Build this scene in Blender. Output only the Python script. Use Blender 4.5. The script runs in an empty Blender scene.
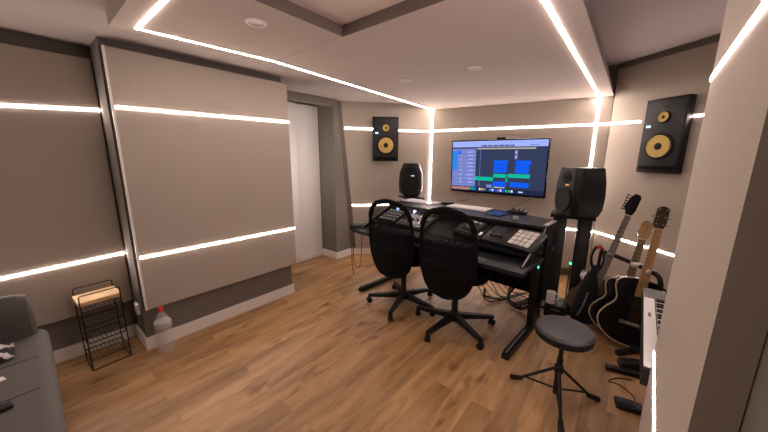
import bpy, bmesh, math, random
from mathutils import Vector, Matrix
random.seed(7)
PI = math.pi
scene = bpy.context.scene
col = scene.collection
V = Vector

# ------------------------------------------------------------------ materials
def mat(name, c, rough=.6, metal=0., noise=0., nscale=40., bump=0., emit=None, estr=0., coat=0., spec=.5, alpha=None, trans=0., c2=None):
    m = bpy.data.materials.new(name); m.use_nodes = True
    nt = m.node_tree; b = nt.nodes['Principled BSDF']
    b.inputs['Base Color'].default_value = (*c, 1)
    b.inputs['Roughness'].default_value = rough
    b.inputs['Metallic'].default_value = metal
    b.inputs['Specular IOR Level'].default_value = spec
    if coat: b.inputs['Coat Weight'].default_value = coat; b.inputs['Coat Roughness'].default_value = .1
    if trans: b.inputs['Transmission Weight'].default_value = trans; b.inputs['IOR'].default_value = 1.2
    if emit:
        b.inputs['Emission Color'].default_value = (*emit, 1); b.inputs['Emission Strength'].default_value = estr
    if noise or bump:
        tc = nt.nodes.new('ShaderNodeTexCoord'); n = nt.nodes.new('ShaderNodeTexNoise')
        n.inputs['Scale'].default_value = nscale; n.inputs['Detail'].default_value = 4
        nt.links.new(tc.outputs['Object'], n.inputs['Vector'])
        if noise:
            r = nt.nodes.new('ShaderNodeMix'); r.data_type = 'RGBA'
            d = c2 if c2 else tuple(x * (1 - noise) for x in c)
            r.inputs[6].default_value = (*d, 1); r.inputs[7].default_value = (*tuple(min(1, x * (1 + noise * .4)) for x in c), 1)
            nt.links.new(n.outputs['Fac'], r.inputs[0]); nt.links.new(r.outputs[2], b.inputs['Base Color'])
        if bump:
            bp = nt.nodes.new('ShaderNodeBump'); bp.inputs['Strength'].default_value = bump; bp.inputs['Distance'].default_value = .002
            nt.links.new(n.outputs['Fac'], bp.inputs['Height']); nt.links.new(bp.outputs['Normal'], b.inputs['Normal'])
    if alpha is not None:
        b.inputs['Alpha'].default_value = alpha
    return m

M = {}
M['fabric'] = mat('panel fabric', (.46, .40, .335), .95, noise=.12, nscale=160, bump=.25, spec=.1)
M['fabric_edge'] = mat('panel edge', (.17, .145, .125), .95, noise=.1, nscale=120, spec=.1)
M['grey_wall'] = mat('grey wall paint', (.20, .178, .155), .9, noise=.05, nscale=6, spec=.2)
M['ceil'] = mat('ceiling paint', (.42, .37, .34), .9, noise=.04, nscale=4, spec=.2)
M['cloud'] = mat('ceiling panel paint', (.53, .455, .40), .9, noise=.05, nscale=5, spec=.2)
M['coffer'] = mat('coffer ceiling bounce light', (.80, .70, .62), .9, noise=.05, nscale=5, spec=.2)  # same ceiling, its colour lightened to paint in bounce light
M['cove'] = mat('darker coffer side', (.25, .21, .185), .9, noise=.05, nscale=5, spec=.2)
M['white_trim'] = mat('white trim', (.85, .80, .73), .6, noise=.04, nscale=8)
M['white_door'] = mat('white door', (.85, .82, .79), .5, noise=.06, nscale=2)
M['led'] = mat('light strip', (1, 1, 1), .5, emit=(1, .825, .755), estr=64.0)
M['led_right'] = mat('light strip lilac', (1, 1, 1), .5, emit=(1, .79, .82), estr=64.0)
M['black'] = mat('black plastic', (.007, .0065, .0065), .5, noise=.2, nscale=60, spec=.3)
M['black_matt'] = mat('matt black', (.006, .0055, .0055), .85, noise=.2, nscale=60, spec=.1)
M['black_gloss'] = mat('gloss black', (.006, .004, .0035), .25, noise=.2, nscale=10, coat=.05, spec=.3)
M['black_metal'] = mat('black metal', (.009, .0085, .0085), .4, spec=.3, noise=.2, nscale=80)
M['dark_grey'] = mat('dark grey plastic', (.022, .0215, .022), .5, noise=.15, nscale=60, spec=.3)
M['mid_grey'] = mat('mid grey metal', (.20, .20, .20), .4, metal=.4, noise=.1, nscale=40)
M['silver'] = mat('silver metal', (.60, .58, .56), .3, metal=.8, noise=.1, nscale=40)
M['white'] = mat('white plastic', (.86, .82, .78), .4, noise=.05, nscale=20)
M['offwhite'] = mat('pale pads', (.62, .58, .53), .6, noise=.06, nscale=40)
M['paper'] = mat('white sheet', (.72, .67, .70), .7, noise=.05, nscale=20)
M['sofa'] = mat('grey sofa cloth', (.15, .14, .128), .95, noise=.25, nscale=220, bump=.5, spec=.15)
M['sofa_dark'] = mat('dark grey sofa cloth', (.07, .065, .06), .95, noise=.25, nscale=220, bump=.5, spec=.15)
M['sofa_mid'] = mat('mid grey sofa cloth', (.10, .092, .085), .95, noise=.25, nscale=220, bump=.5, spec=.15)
M['pine'] = mat('pale pine board', (.72, .48, .25), .6, noise=.25, nscale=14)
M['yellow_cone'] = mat('yellow woven cone', (.62, .42, .11), .45, noise=.25, nscale=120, bump=.3)
M['rubber'] = mat('black rubber', (.009, .0085, .0085), .7, spec=.25, noise=.1, nscale=40)
M['cone'] = mat('dark cone', (.009, .0085, .0085), .6, spec=.2, noise=.2, nscale=60)
M['leatherette'] = mat('dark grey vinyl', (.062, .058, .06), .55, noise=.15, nscale=150, bump=.3)
M['maple'] = mat('maple wood', (.50, .29, .12), .4, noise=.25, nscale=18, coat=.2)
M['rosewood'] = mat('dark fretboard', (.06, .036, .022), .5, noise=.35, nscale=30)
M['rosewood_light'] = mat('worn fretboard', (.17, .125, .09), .45, noise=.35, nscale=30)
M['amber'] = mat('amber sunburst', (.14, .055, .014), .3, noise=.6, nscale=6, coat=.4, c2=(.03, .012, .006))
M['cream'] = mat('cream binding', (.55, .44, .29), .5, noise=.1, nscale=30)
M['red'] = mat('red plastic', (.55, .03, .03), .5, noise=.1, nscale=30)
M['column'] = mat('dark column metal', (.03, .03, .03), .35, metal=.3, noise=.1, nscale=20)
M['navy'] = mat('navy cloth', (.0035, .004, .009), .85, noise=.3, nscale=60)
M['green_led'] = mat('green indicator', (.02, .4, .15), .4, emit=(.02, 1, .35), estr=5)
M['blue_led'] = mat('blue meter', (.2, .3, .6), .4, emit=(.35, .5, 1), estr=5)
M['orange_led'] = mat('orange logo', (.6, .25, .04), .4, emit=(1, .45, .1), estr=.8)
M['pale_led'] = mat('pale blue mark', (.5, .7, .9), .4, emit=(.5, .75, 1), estr=1.2)
M['copper'] = mat('brown cable', (.10, .045, .025), .5, noise=.2, nscale=30)
M['grey_cable'] = mat('grey cable', (.10, .09, .085), .6, noise=.2, nscale=30)
M['brass'] = mat('brass', (.6, .42, .16), .35, metal=.9, noise=.1, nscale=30)
M['lens'] = mat('downlight lens', (.75, .70, .66), .35, noise=.05, nscale=20)
M['label'] = mat('bottle label', (.50, .46, .42), .6, noise=.3, nscale=30)
M['green_grey'] = mat('pale green plastic', (.42, .44, .34), .5, noise=.1, nscale=30)
M['lcd_dark'] = mat('dark blue display', (.012, .018, .035), .2, noise=.2, nscale=8)
M['tray_top'] = mat('dark satin desktop', (.010, .011, .016), .42, spec=.25, noise=.2, nscale=20)

def tex_cloth():
    m = mat('patterned cloth', (.4, .36, .36), .9)
    nt = m.node_tree; b = nt.nodes['Principled BSDF']
    tc = nt.nodes.new('ShaderNodeTexCoord'); v = nt.nodes.new('ShaderNodeTexVoronoi'); v.inputs['Scale'].default_value = 22
    r = nt.nodes.new('ShaderNodeValToRGB'); r.color_ramp.interpolation = 'CONSTANT'
    r.color_ramp.elements[0].color = (.02, .018, .02, 1); r.color_ramp.elements[1].position = .45; r.color_ramp.elements[1].color = (.55, .50, .50, 1)
    sp = nt.nodes.new('ShaderNodeSeparateColor')
    nt.links.new(tc.outputs['Object'], v.inputs['Vector']); nt.links.new(v.outputs['Color'], sp.inputs[0])
    nt.links.new(sp.outputs[0], r.inputs[0]); nt.links.new(r.outputs[0], b.inputs['Base Color'])
    return m
M['pattern'] = tex_cloth()

def wood_floor():
    m = bpy.data.materials.new('oak plank floor'); m.use_nodes = True
    nt = m.node_tree; N = nt.nodes; Lk = nt.links; b = N['Principled BSDF']
    tc = N.new('ShaderNodeTexCoord'); mp = N.new('ShaderNodeMapping'); mp.inputs['Location'].default_value = (.37, .07, 0)
    br = N.new('ShaderNodeTexBrick'); br.offset = .37; br.offset_frequency = 2
    br.inputs['Scale'].default_value = 1; br.inputs['Brick Width'].default_value = 1.15; br.inputs['Row Height'].default_value = .125
    br.inputs['Mortar Size'].default_value = .0012; br.inputs['Mortar Smooth'].default_value = .3
    br.inputs['Color1'].default_value = (0, 0, 0, 1); br.inputs['Color2'].default_value = (1, 1, 1, 1); br.inputs['Mortar'].default_value = (.35, .35, .35, 1)
    Lk.new(tc.outputs['Object'], mp.inputs[0]); Lk.new(mp.outputs[0], br.inputs['Vector'])
    # large grain, stretched along the boards
    g = N.new('ShaderNodeMapping'); g.inputs['Scale'].default_value = (1.6, 9, 1); Lk.new(tc.outputs['Object'], g.inputs[0])
    n1 = N.new('ShaderNodeTexNoise'); n1.inputs['Scale'].default_value = 1.5; n1.inputs['Detail'].default_value = 6; n1.inputs['Roughness'].default_value = .6
    add = N.new('ShaderNodeVectorMath'); add.operation = 'ADD'
    sc = N.new('ShaderNodeVectorMath'); sc.operation = 'SCALE'; sc.inputs['Scale'].default_value = 7
    Lk.new(br.outputs['Color'], sc.inputs[0]); Lk.new(g.outputs[0], add.inputs[0]); Lk.new(sc.outputs[0], add.inputs[1]); Lk.new(add.outputs[0], n1.inputs['Vector'])
    # knots
    k = N.new('ShaderNodeMapping'); k.inputs['Scale'].default_value = (3.0, 8, 1); Lk.new(tc.outputs['Object'], k.inputs[0])
    n2 = N.new('ShaderNodeTexNoise'); n2.inputs['Scale'].default_value = 1.1; n2.inputs['Detail'].default_value = 2; Lk.new(k.outputs[0], n2.inputs['Vector'])
    kr = N.new('ShaderNodeValToRGB'); kr.color_ramp.elements[0].position = .60; kr.color_ramp.elements[0].color = (1, 1, 1, 1); kr.color_ramp.elements[1].position = .76; kr.color_ramp.elements[1].color = (.38, .28, .22, 1)
    Lk.new(n2.outputs['Fac'], kr.inputs[0])
    r1 = N.new('ShaderNodeValToRGB'); e = r1.color_ramp.elements
    e[0].position = .28; e[0].color = (.22, .106, .039, 1); e[1].position = .75; e[1].color = (.50, .305, .145, 1)
    x = r1.color_ramp.elements.new(.5); x.color = (.375, .207, .086, 1)
    Lk.new(n1.outputs['Fac'], r1.inputs[0])
    bw = N.new('ShaderNodeRGBToBW'); Lk.new(br.outputs['Color'], bw.inputs[0])
    mr = N.new('ShaderNodeMapRange'); mr.inputs['To Min'].default_value = .82; mr.inputs['To Max'].default_value = 1.14; Lk.new(bw.outputs[0], mr.inputs[0])
    mul = N.new('ShaderNodeVectorMath'); mul.operation = 'SCALE'; Lk.new(r1.outputs[0], mul.inputs[0]); Lk.new(mr.outputs[0], mul.inputs['Scale'])
    m2 = N.new('ShaderNodeVectorMath'); m2.operation = 'MULTIPLY'; Lk.new(mul.outputs[0], m2.inputs[0]); Lk.new(kr.outputs[0], m2.inputs[1])
    Lk.new(m2.outputs[0], b.inputs['Base Color'])
    b.inputs['Roughness'].default_value = .42; b.inputs['Specular IOR Level'].default_value = .45
    return m
M['floor'] = wood_floor()

def mesh_fabric():
    m = bpy.data.materials.new('black chair mesh'); m.use_nodes = True
    nt = m.node_tree; N = nt.nodes; Lk = nt.links; b = N['Principled BSDF']
    b.inputs['Base Color'].default_value = (.006, .006, .0065, 1); b.inputs['Roughness'].default_value = .9; b.inputs['Specular IOR Level'].default_value = .1
    tc = N.new('ShaderNodeTexCoord'); sp = N.new('ShaderNodeSeparateXYZ'); Lk.new(tc.outputs['Object'], sp.inputs[0])
    mr = N.new('ShaderNodeMapRange'); mr.inputs['From Min'].default_value = .68; mr.inputs['From Max'].default_value = .9
    mr.inputs['To Min'].default_value = 1.0; mr.inputs['To Max'].default_value = .72
    Lk.new(sp.outputs['Z'], mr.inputs[0]); Lk.new(mr.outputs[0], b.inputs['Alpha'])
    return m
M['chair_mesh'] = mesh_fabric()

def clear_plastic():
    m = bpy.data.materials.new('clear bottle plastic'); m.use_nodes = True
    nt = m.node_tree; N = nt.nodes; b = N['Principled BSDF']
    b.inputs['Base Color'].default_value = (.8, .78, .76, 1); b.inputs['Roughness'].default_value = .12; b.inputs['Alpha'].default_value = .24
    n = N.new('ShaderNodeTexNoise'); n.inputs['Scale'].default_value = 12
    bp = N.new('ShaderNodeBump'); bp.inputs['Strength'].default_value = .2
    nt.links.new(n.outputs['Fac'], bp.inputs['Height']); nt.links.new(bp.outputs['Normal'], b.inputs['Normal'])
    return m
M['clear'] = clear_plastic()

def scr(name, c, s=1.0):
    return mat('screen ' + name, (0.004, .004, .004), .6, emit=c, estr=s, spec=.08)

# ------------------------------------------------------------------ mesh builder
class MB:
    def __init__(s): s.bm = bmesh.new(); s.mi = 0
    def _tag(s, faces):
        for f in faces: f.material_index = s.mi
    def box(s, c, size, rot=None, bevel=0., seg=2):
        r = bmesh.ops.create_cube(s.bm, size=1)
        vs = r['verts']
        bmesh.ops.scale(s.bm, vec=V(size), verts=vs)
        fs = list({f for v in vs for f in v.link_faces}); s._tag(fs)
        if bevel:
            es = list({e for v in vs for e in v.link_edges})
            q = bmesh.ops.bevel(s.bm, geom=es, offset=bevel, segments=seg, profile=.5, affect='EDGES')
            s._tag(q['faces'])
            vs = list({v for f in q['faces'] for v in f.verts} | {v for v in vs if v.is_valid})
        m = Matrix.Translation(V(c)) @ (rot.to_4x4() if rot else Matrix.Identity(4))
        bmesh.ops.transform(s.bm, matrix=m, verts=vs)
        return s
    def span(s, a, b, bevel=0.):
        a, b = V(a), V(b)
        return s.box((a + b) / 2, [abs(x) for x in (b - a)], bevel=bevel)
    def prism(s, pts, vec):
        """polygon pts (3d) extruded along vec"""
        vec = V(vec); n = len(pts)
        a = [s.bm.verts.new(V(p)) for p in pts]; b = [s.bm.verts.new(V(p) + vec) for p in pts]
        fs = [s.bm.faces.new(a[::-1]), s.bm.faces.new(b)]
        for i in range(n):
            j = (i + 1) % n; fs.append(s.bm.faces.new((a[i], a[j], b[j], b[i])))
        s._tag(fs); bmesh.ops.recalc_face_normals(s.bm, faces=fs)
        return s
    def flat(s, pts, z0, z1): return s.prism([(p[0], p[1], z0) for p in pts], (0, 0, z1 - z0))
    def hexa(s, A, B):
        """A, B: matching loops -> closed solid"""
        n = len(A); a = [s.bm.verts.new(V(p)) for p in A]; b = [s.bm.verts.new(V(p)) for p in B]
        fs = [s.bm.faces.new(a[::-1]), s.bm.faces.new(b)]
        for i in range(n):
            j = (i + 1) % n; fs.append(s.bm.faces.new((a[i], a[j], b[j], b[i])))
        s._tag(fs); bmesh.ops.recalc_face_normals(s.bm, faces=fs); return s
    def tube(s, pts, r, n=8, closed=False, caps=True):
        pts = [V(p) for p in pts]; k = len(pts); rs = r if isinstance(r, (list, tuple)) else [r] * k
        rings = []; up = None
        for i, p in enumerate(pts):
            if closed: t = pts[(i + 1) % k] - pts[i - 1]
            else: t = pts[min(i + 1, k - 1)] - pts[max(i - 1, 0)]
            if t.length < 1e-9: t = V((0, 0, 1))
            t.normalize()
            if up is None:
                up = V((0, 0, 1)) if abs(t.z) < .9 else V((1, 0, 0))
            x = t.cross(up)
            if x.length < 1e-6: x = t.orthogonal()
            x.normalize(); y = x.cross(t).normalized(); up = y
            rings.append([s.bm.verts.new(p + (x * math.cos(q * 2 * PI / n) + y * math.sin(q * 2 * PI / n)) * rs[i]) for q in range(n)])
        fs = []
        for i in range(k if closed else k - 1):
            A, B = rings[i], rings[(i + 1) % k]
            for q in range(n): fs.append(s.bm.faces.new((A[q], A[(q + 1) % n], B[(q + 1) % n], B[q])))
        if caps and not closed: fs += [s.bm.faces.new(rings[0][::-1]), s.bm.faces.new(rings[-1])]
        s._tag(fs); bmesh.ops.recalc_face_normals(s.bm, faces=fs)
        return s
    def lathe(s, prof, c=(0, 0, 0), rot=None, n=24):
        """prof: (radius, height) pairs, revolved about local z"""
        c = V(c); rings = []; fs = []
        R = rot if rot else Matrix.Identity(3)
        for (r, h) in prof:
            if r < 1e-6: rings.append([s.bm.verts.new(c + R @ V((0, 0, h)))])
            else: rings.append([s.bm.verts.new(c + R @ V((r * math.cos(q * 2 * PI / n), r * math.sin(q * 2 * PI / n), h))) for q in range(n)])
        for A, B in zip(rings, rings[1:]):
            for q in range(n):
                a, a2 = A[q % len(A)], A[(q + 1) % len(A)]; b, b2 = B[q % len(B)], B[(q + 1) % len(B)]
                vs = []
                for v in (a, a2, b2, b):
                    if v not in vs: vs.append(v)
                if len(vs) >= 3: fs.append(s.bm.faces.new(vs))
        if len(rings[0]) > 1: fs.append(s.bm.faces.new(rings[0][::-1]))
        if len(rings[-1]) > 1: fs.append(s.bm.faces.new(rings[-1]))
        s._tag(fs); bmesh.ops.recalc_face_normals(s.bm, faces=fs); return s
    def grid(s, P, closed_u=False):
        vs = [[s.bm.verts.new(V(p)) for p in row] for row in P]; fs = []
        for i in range(len(vs) - 1):
            for j in range(len(vs[0]) - 1):
                fs.append(s.bm.faces.new((vs[i][j], vs[i + 1][j], vs[i + 1][j + 1], vs[i][j + 1])))
        s._tag(fs); return s
    def quad(s, pts):
        f = s.bm.faces.new([s.bm.verts.new(V(p)) for p in pts]); s._tag([f]); return s
    def build(s, name, m, parent=None, label=None, smooth=35, mtx=None):
        me = bpy.data.meshes.new(name)
        if mtx: bmesh.ops.transform(s.bm, matrix=mtx, verts=s.bm.verts)
        s.bm.to_mesh(me); s.bm.free()
        for x in (m if isinstance(m, list) else [m]): me.materials.append(x)
        if smooth:
            me.polygons.foreach_set('use_smooth', [True] * len(me.polygons))
            me.set_sharp_from_angle(angle=math.radians(smooth))
        o = bpy.data.objects.new(name, me); col.objects.link(o)
        if parent: o.parent = parent
        if label: o['label'] = label
        return o

def tag(o, label, cat, group=None):
    o['label'] = label; o['category'] = cat
    if group: o['group'] = group
    return o
def struct(o): o['kind'] = 'structure'; return o
def thing(name, label, cat, loc=(0, 0, 0), rz=0., group=None, rot=None, scale=None):
    o = bpy.data.objects.new(name, None); col.objects.link(o); o.empty_display_size = .1
    o.location = loc
    if rot is not None: o.rotation_euler = rot.to_euler()
    else: o.rotation_euler = (0, 0, rz)
    return tag(o, label, cat, group)
def smooth_path(pts, n=6):
    """Catmull-Rom through pts"""
    pts = [V(p) for p in pts]; P = [pts[0] * 2 - pts[1]] + pts + [pts[-1] * 2 - pts[-2]]; out = []
    for i in range(1, len(P) - 2):
        for k in range(n):
            t = k / n; a, b, c, d = P[i - 1:i + 3]
            out.append(.5 * ((2 * b) + (c - a) * t + (2 * a - 5 * b + 4 * c - d) * t * t + (3 * b - a - 3 * c + d) * t ** 3))
    return out + [pts[-1]]
def copy_tree(o, parent=None):
    c = o.copy(); col.objects.link(c)
    if parent: c.parent = parent
    for ch in list(o.children): copy_tree(ch, c)
    return c

# ------------------------------------------------------------------ the room
C1 = V((3.74, 2.235, 0)); C2 = V((4.085, .243, 0)); DR = V((-.6075, -.7943, 0)); C4 = C2 + DR * 1.82
o = MB().box((1.1, 1.2, -.05), (7.2, 5.6, .1)).build('floor', M['floor']); struct(o)
b = MB()
b.span((-2.3, .345, 2.12), (4.6, 3.7, 2.5))
b.span((-2.3, -1.4, 2.37), (4.6, .345, 2.5))
struct(b.build('ceiling', M['ceil']))
b = MB().flat([(-2.2, 2.9), (.41, 2.9), (.41, 2.6), (1.645, 2.6), (1.645, 3.37), (2.65, 3.37), (2.65, 3.035), (3.0, 3.035), (3.0, 3.6), (-2.2, 3.6)], 0, 2.5)
struct(b.build('wall_left', M['grey_wall']))
struct(MB().span((1.6, 3.0, 2.035), (2.67, 3.1, 2.16)).build('trim_1', M['grey_wall']))
nL = V((.691, .723, 0))
b = MB().flat([(2.94, 3.036), C1 + nL * .085, C1 + nL * .6, (3.2, 3.6), (2.94, 3.6)], 0, 2.5)
struct(b.build('wall_front_left', M['grey_wall']))
b = MB().flat([C1 + V((.05, .005, 0)), C2 + V((.05, .005, 0)), C2 + V((.3, 0, 0)), C1 + V((.5, .4, 0))], 0, 2.5)
struct(b.build('wall_front', M['grey_wall']))
oR = V((.7943, -.6075, 0))
b = MB().flat([C2 + oR * .014, C4 + oR * .014, C4 + oR * .3, C2 + oR * .3 + V((.1, .1, 0))], 0, 2.5)
struct(b.build('wall_front_right', M['grey_wall']))
b = MB().flat([(-2.2, -.085), (1.583, -.2305), (1.583, -1.2), (3.1, -1.2), (3.1, -1.35), (-2.2, -1.35)], 0, 2.5)
struct(b.build('wall_right', M['grey_wall']))
struct(MB().span((-2.3, -1.3, 0), (-2.2, 3.6, 2.5)).build('wall_back', M['grey_wall']))

def base(name, a, c, outward, h=.095, t=.014):
    a, c = V((*a, 0)), V((*c, 0)); w = V((*outward, 0)).normalized() * t
    b = MB().prism([a, c, c - w, a - w], (0, 0, h)); return struct(b.build(name, M['white_trim']))
base('baseboard_left', (-2.2, 2.9), (.41, 2.9), (0, 1))
base('baseboard_left_step', (.41, 2.9), (.41, 2.6), (1, 0))
base('baseboard_left_middle', (.396, 2.6), (1.659, 2.6), (0, 1))
base('baseboard_pillar_side', (2.65, 3.35), (2.65, 3.035), (1, 0))
base('baseboard_pillar_front', (2.636, 3.035), (2.955, 3.035), (0, 1))
base('baseboard_door', (1.66, 3.335), (2.64, 3.335), (0, 1), h=.05)
o = MB().prism([(2.945, 3.02, 0), (3.735, 2.24, 0), (3.79, 2.29, 0), (2.98, 3.08, 0)], (0, 0, .098)).build('baseboard_front_left', M['white_trim']); struct(o)
# white door deep in the recess beside the left wall
b = MB().span((1.66, 3.335, .0), (2.64, 3.368, 2.06))
o = b.build('door_1', M['white_door']); struct(o)
b = MB()
b.span((1.66, 3.30, .05), (2.27, 3.335, 2.06), bevel=.004)
p = b.build('door_panel', M['white_door'], o)

# ------------------------------------------------------------------ lined panels with light strips
def strip(parent, a, c, up, out, w=.0135, m='led', t=.003):
    """light strip bar from a to c, width along up, thickness along out"""
    a, c, up, out = V(a), V(c), V(up).normalized(), V(out).normalized()
    b = MB(); u = up * w / 2; q = out * t
    b.hexa([a - u - q * .5, a + u - q * .5, a + u + q, a - u + q], [c - u - q * .5, c + u - q * .5, c + u + q, c - u + q])
    return b.build('light_strip', M[m], parent)

ZU, ZL = 1.72, .71
Z = V((0, 0, 1))
# far left panel
t = thing('sound_absorber', 'wide beige fabric wall panel beside the sofa and the wire rack', 'wall panel', (-.6, 2.86, .325))
def panel_box(parent, x0, x1, y0, y1, z0, z1):
    b = MB().span((x0, y0, z0), (x1, y1, z1), bevel=.004)
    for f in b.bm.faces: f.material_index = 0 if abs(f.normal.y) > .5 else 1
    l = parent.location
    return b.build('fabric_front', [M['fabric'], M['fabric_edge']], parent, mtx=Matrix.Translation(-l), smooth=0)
def place(o, parent):  # keep world coordinates under a moved root
    o.data.transform(Matrix.Translation(-V(parent.location))); return o
panel_box(t, -1.9, .402, 2.84, 2.90, .32, 2.036)
place(strip(t, (-1.9, 2.84, 1.60), (.402, 2.84, 1.716), (0, 0, 1), (0, -1, 0)), t)
place(strip(t, (-1.9, 2.84, .626), (.402, 2.84, .703), (0, 0, 1), (0, -1, 0)), t)
# protruding left panel
t = thing('sound_absorber', 'large square beige fabric panel on the protruding wall behind the plastic bottle', 'wall panel', (1.04, 2.57, .335))
panel_box(t, .428, 1.662, 2.53, 2.60, .333, 2.062)
place(strip(t, (.432, 2.53, 1.711), (1.664, 2.53, 1.728), (0, 0, 1), (0, -1, 0)), t)
place(strip(t, (.432, 2.53, .724), (1.664, 2.53, .709), (0, 0, 1), (0, -1, 0)), t)
# light edge trim of the protruding panel
place(MB().span((.418, 2.526, .333), (.4275, 2.56, 2.062)).build('edge_trim', M['white_trim'], t), t)
place(MB().tube([(.403, 2.838, .7035), (.417, 2.72, .706), (.417, 2.62, .71), (.4175, 2.54, .722)], .0025, n=6).build('connector_lead', M['white'], t), t)
# slanted panel behind the left loudspeaker
TL, BL = V((2.772, 3.022, 2.13)), V((2.968, 2.973, .10)); TR, BR = V((3.735, 2.235, 2.13)), V((3.735, 2.235, .10))
t = thing('sound_absorber', 'beige fabric panel with a slanted left edge behind the smaller wall speaker', 'wall panel', (3.35, 2.6, .1))
def patch(u, v): return BL.lerp(BR, u).lerp(TL.lerp(TR, u), v)
BKT, BKB, TR2, BR2 = V((2.712, 3.033, 2.13)), V((2.93, 3.033, .10)), TR + nL * .08, BR + nL * .08
nF = -nL
b = MB(); b.grid([[patch(i / 14, j / 14) for j in range(15)] for i in range(15)])
b.mi = 1
b.grid([[patch(0, j / 14) for j in range(15)], [BKB.lerp(BKT, j / 14) for j in range(15)]])  # left return, shaped and darkened to stand in for the end shading
BLb, TLb = BL + nL * .02, TL + nL * .02
b.grid([[BLb.lerp(TLb, j / 14).lerp(BR2.lerp(TR2, j / 14), i / 14) for j in range(15)] for i in range(15)]); b.grid([[TL, TR], [TLb, TR2]]); b.grid([[BL, BR], [BLb, BR2]]); b.grid([[BR, TR], [BR2, TR2]])
bmesh.ops.recalc_face_normals(b.bm, faces=b.bm.faces)
place(b.build('fabric_front', [M['fabric'], M['fabric_edge']], t, smooth=20), t)
def on_patch(x, z):
    """surface point at fraction x along the panel and height z"""
    return patch(x, (z - .10) / 2.03)
def pstrip(u0, u1, z0, z1):
    n = 5; b = MB()
    for k in range(n):
        p, q = [on_patch(u0 + (u1 - u0) * f, z0 + (z1 - z0) * f) for f in (k / n, (k + 1) / n)]
        h = Z * .00675
        b.hexa([p - h - nF * .002, p + h - nF * .002, p + h + nF * .004, p - h + nF * .004], [q - h - nF * .002, q + h - nF * .002, q + h + nF * .004, q - h + nF * .004])
    place(b.build('light_strip', M['led'], t, smooth=0), t)
pstrip(.015, .345, 1.785, 1.777); pstrip(.575, .965, 1.769, 1.764); pstrip(.01, .965, .737, .738)
# panel behind the screen
dB = (C2 - C1).normalized(); nB = V((-dB.y, dB.x, 0)); nB = -nB if nB.x > 0 else nB
t = thing('sound_absorber', 'wide beige fabric panel behind the wall mounted screen', 'wall panel', (3.93, 1.24, .1))
b = MB().flat([C1 + V((0, .003, 0)), C2, C2 - nB * .055, C1 - nB * .055], .1, 2.056)
place(b.build('fabric_front', M['fabric'], t, smooth=0), t)
A = C1 + dB * .012; B = C2 - dB * .004
Z = V((0, 0, 1))
place(strip(t, A + Z * 1.770, B + Z * 1.774, Z, nB), t)
place(strip(t, A + Z * .59, B + Z * .585, Z, nB), t)
place(strip(t, C1 + dB * .012 + Z * .72, C1 + dB * .012 + Z * 2.05, dB, nB, w=.018), t)
place(strip(t, V((4.064, .358, .95)), V((4.064, .362, 2.05)), dB, nB, w=.018), t)
# right speaker wall panel
t = thing('sound_absorber', 'tall beige fabric panel behind the larger wall speaker and the guitars', 'wall panel', (3.6, -.45, .1))
b = MB().flat([C2 + DR * .006, C4, C4 + oR * .013, C2 + DR * .006 + oR * .013], .1, 2.31)
place(b.build('fabric_front', M['fabric'], t, smooth=0), t)
nR = -oR
place(strip(t, C2 + DR * .0 + Z * 1.776, C2 + DR * .315 + Z * 1.765, Z, nR, m='led_right'), t)
place(strip(t, C2 + DR * .735 + Z * 1.764, C4 + Z * 1.762, Z, nR, m='led_right'), t)
place(strip(t, C2 + DR * .0 + Z * .588, C4 + Z * .54, Z, nR, m='led_right'), t)
# near right panel
t = thing('sound_absorber', 'close beige fabric panel at the right edge, hiding part of the keyboard', 'wall panel', (1.22, -.21, .02))
b = MB().flat([(.70, -.140), (1.585, -.1735), (1.585, -.229), (.70, -.195)], .02, 2.06)
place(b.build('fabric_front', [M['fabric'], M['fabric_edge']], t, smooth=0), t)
place(strip(t, (.702, -.140, 1.694), (1.584, -.1735, 1.692), Z, (0, 1, 0), m='led_right', w=.016), t)
place(strip(t, (.702, -.140, .617), (1.584, -.1735, .617), Z, (0, 1, 0), m='led_right', w=.016), t)

# ------------------------------------------------------------------ ceiling panels
ZC = 2.055
t = thing('ceiling_panel', 'near beige ceiling panel with a dark square opening and corner light strip', 'ceiling panel', (.8, 1.7, ZC))
b = MB()
b.flat([(.388, 2.127), (.388, .30), (.60, .30), (.60, 1.305), (1.222, 1.305), (1.222, 2.03)], ZC, 2.1195)
for f in b.bm.faces: f.material_index = 0 if abs(f.normal.z) > .5 or f.calc_center_median().x < .39 else 1  # left side gets the lighter colour to paint in its light
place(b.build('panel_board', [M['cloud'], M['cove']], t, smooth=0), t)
dn = V((0, 0, -1))
place(MB().span((.60, .30, 2.112), (1.222, 1.305, 2.1195)).build('coffer_board', M['coffer'], t, smooth=0), t)  # added board carrying the lightened ceiling colour
place(strip(t, (.487, 2.055, ZC), (.492, .31, ZC), (1, 0, 0), dn, w=.013), t)
place(strip(t, (.48, 2.050, ZC), (1.222, 1.988, ZC), (0, 1, 0), dn, w=.0105), t)
t = thing('ceiling_panel', 'long beige ceiling panel over the desk edged by two light strips', 'ceiling panel', (2.5, 1.3, ZC))
b = MB()
b.flat([(1.2235, 2.03), (1.2235, .245), (C2.x - .012, .255), (C1.x - .006, C1.y), (C1.x - .06, C1.y + .05)], ZC, 2.1195)
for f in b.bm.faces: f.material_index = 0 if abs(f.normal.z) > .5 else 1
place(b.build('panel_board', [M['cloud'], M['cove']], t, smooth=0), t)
place(MB().prism([(1.228, .245, ZC + .001), (1.228, .344, ZC + .001), (1.228, .344, 2.37), (1.228, .336, 2.37)], (2.84, .0, 0)).build('side_fascia', M['cloud'], t, smooth=0), t)
place(strip(t, (1.222, 1.99, ZC), (3.722, 2.228, ZC), (0, 1, 0), dn, w=.0115), t)
place(strip(t, (1.228, .368, ZC), (4.058, .362, ZC), (0, 1, 0), dn, w=.018), t)

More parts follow.
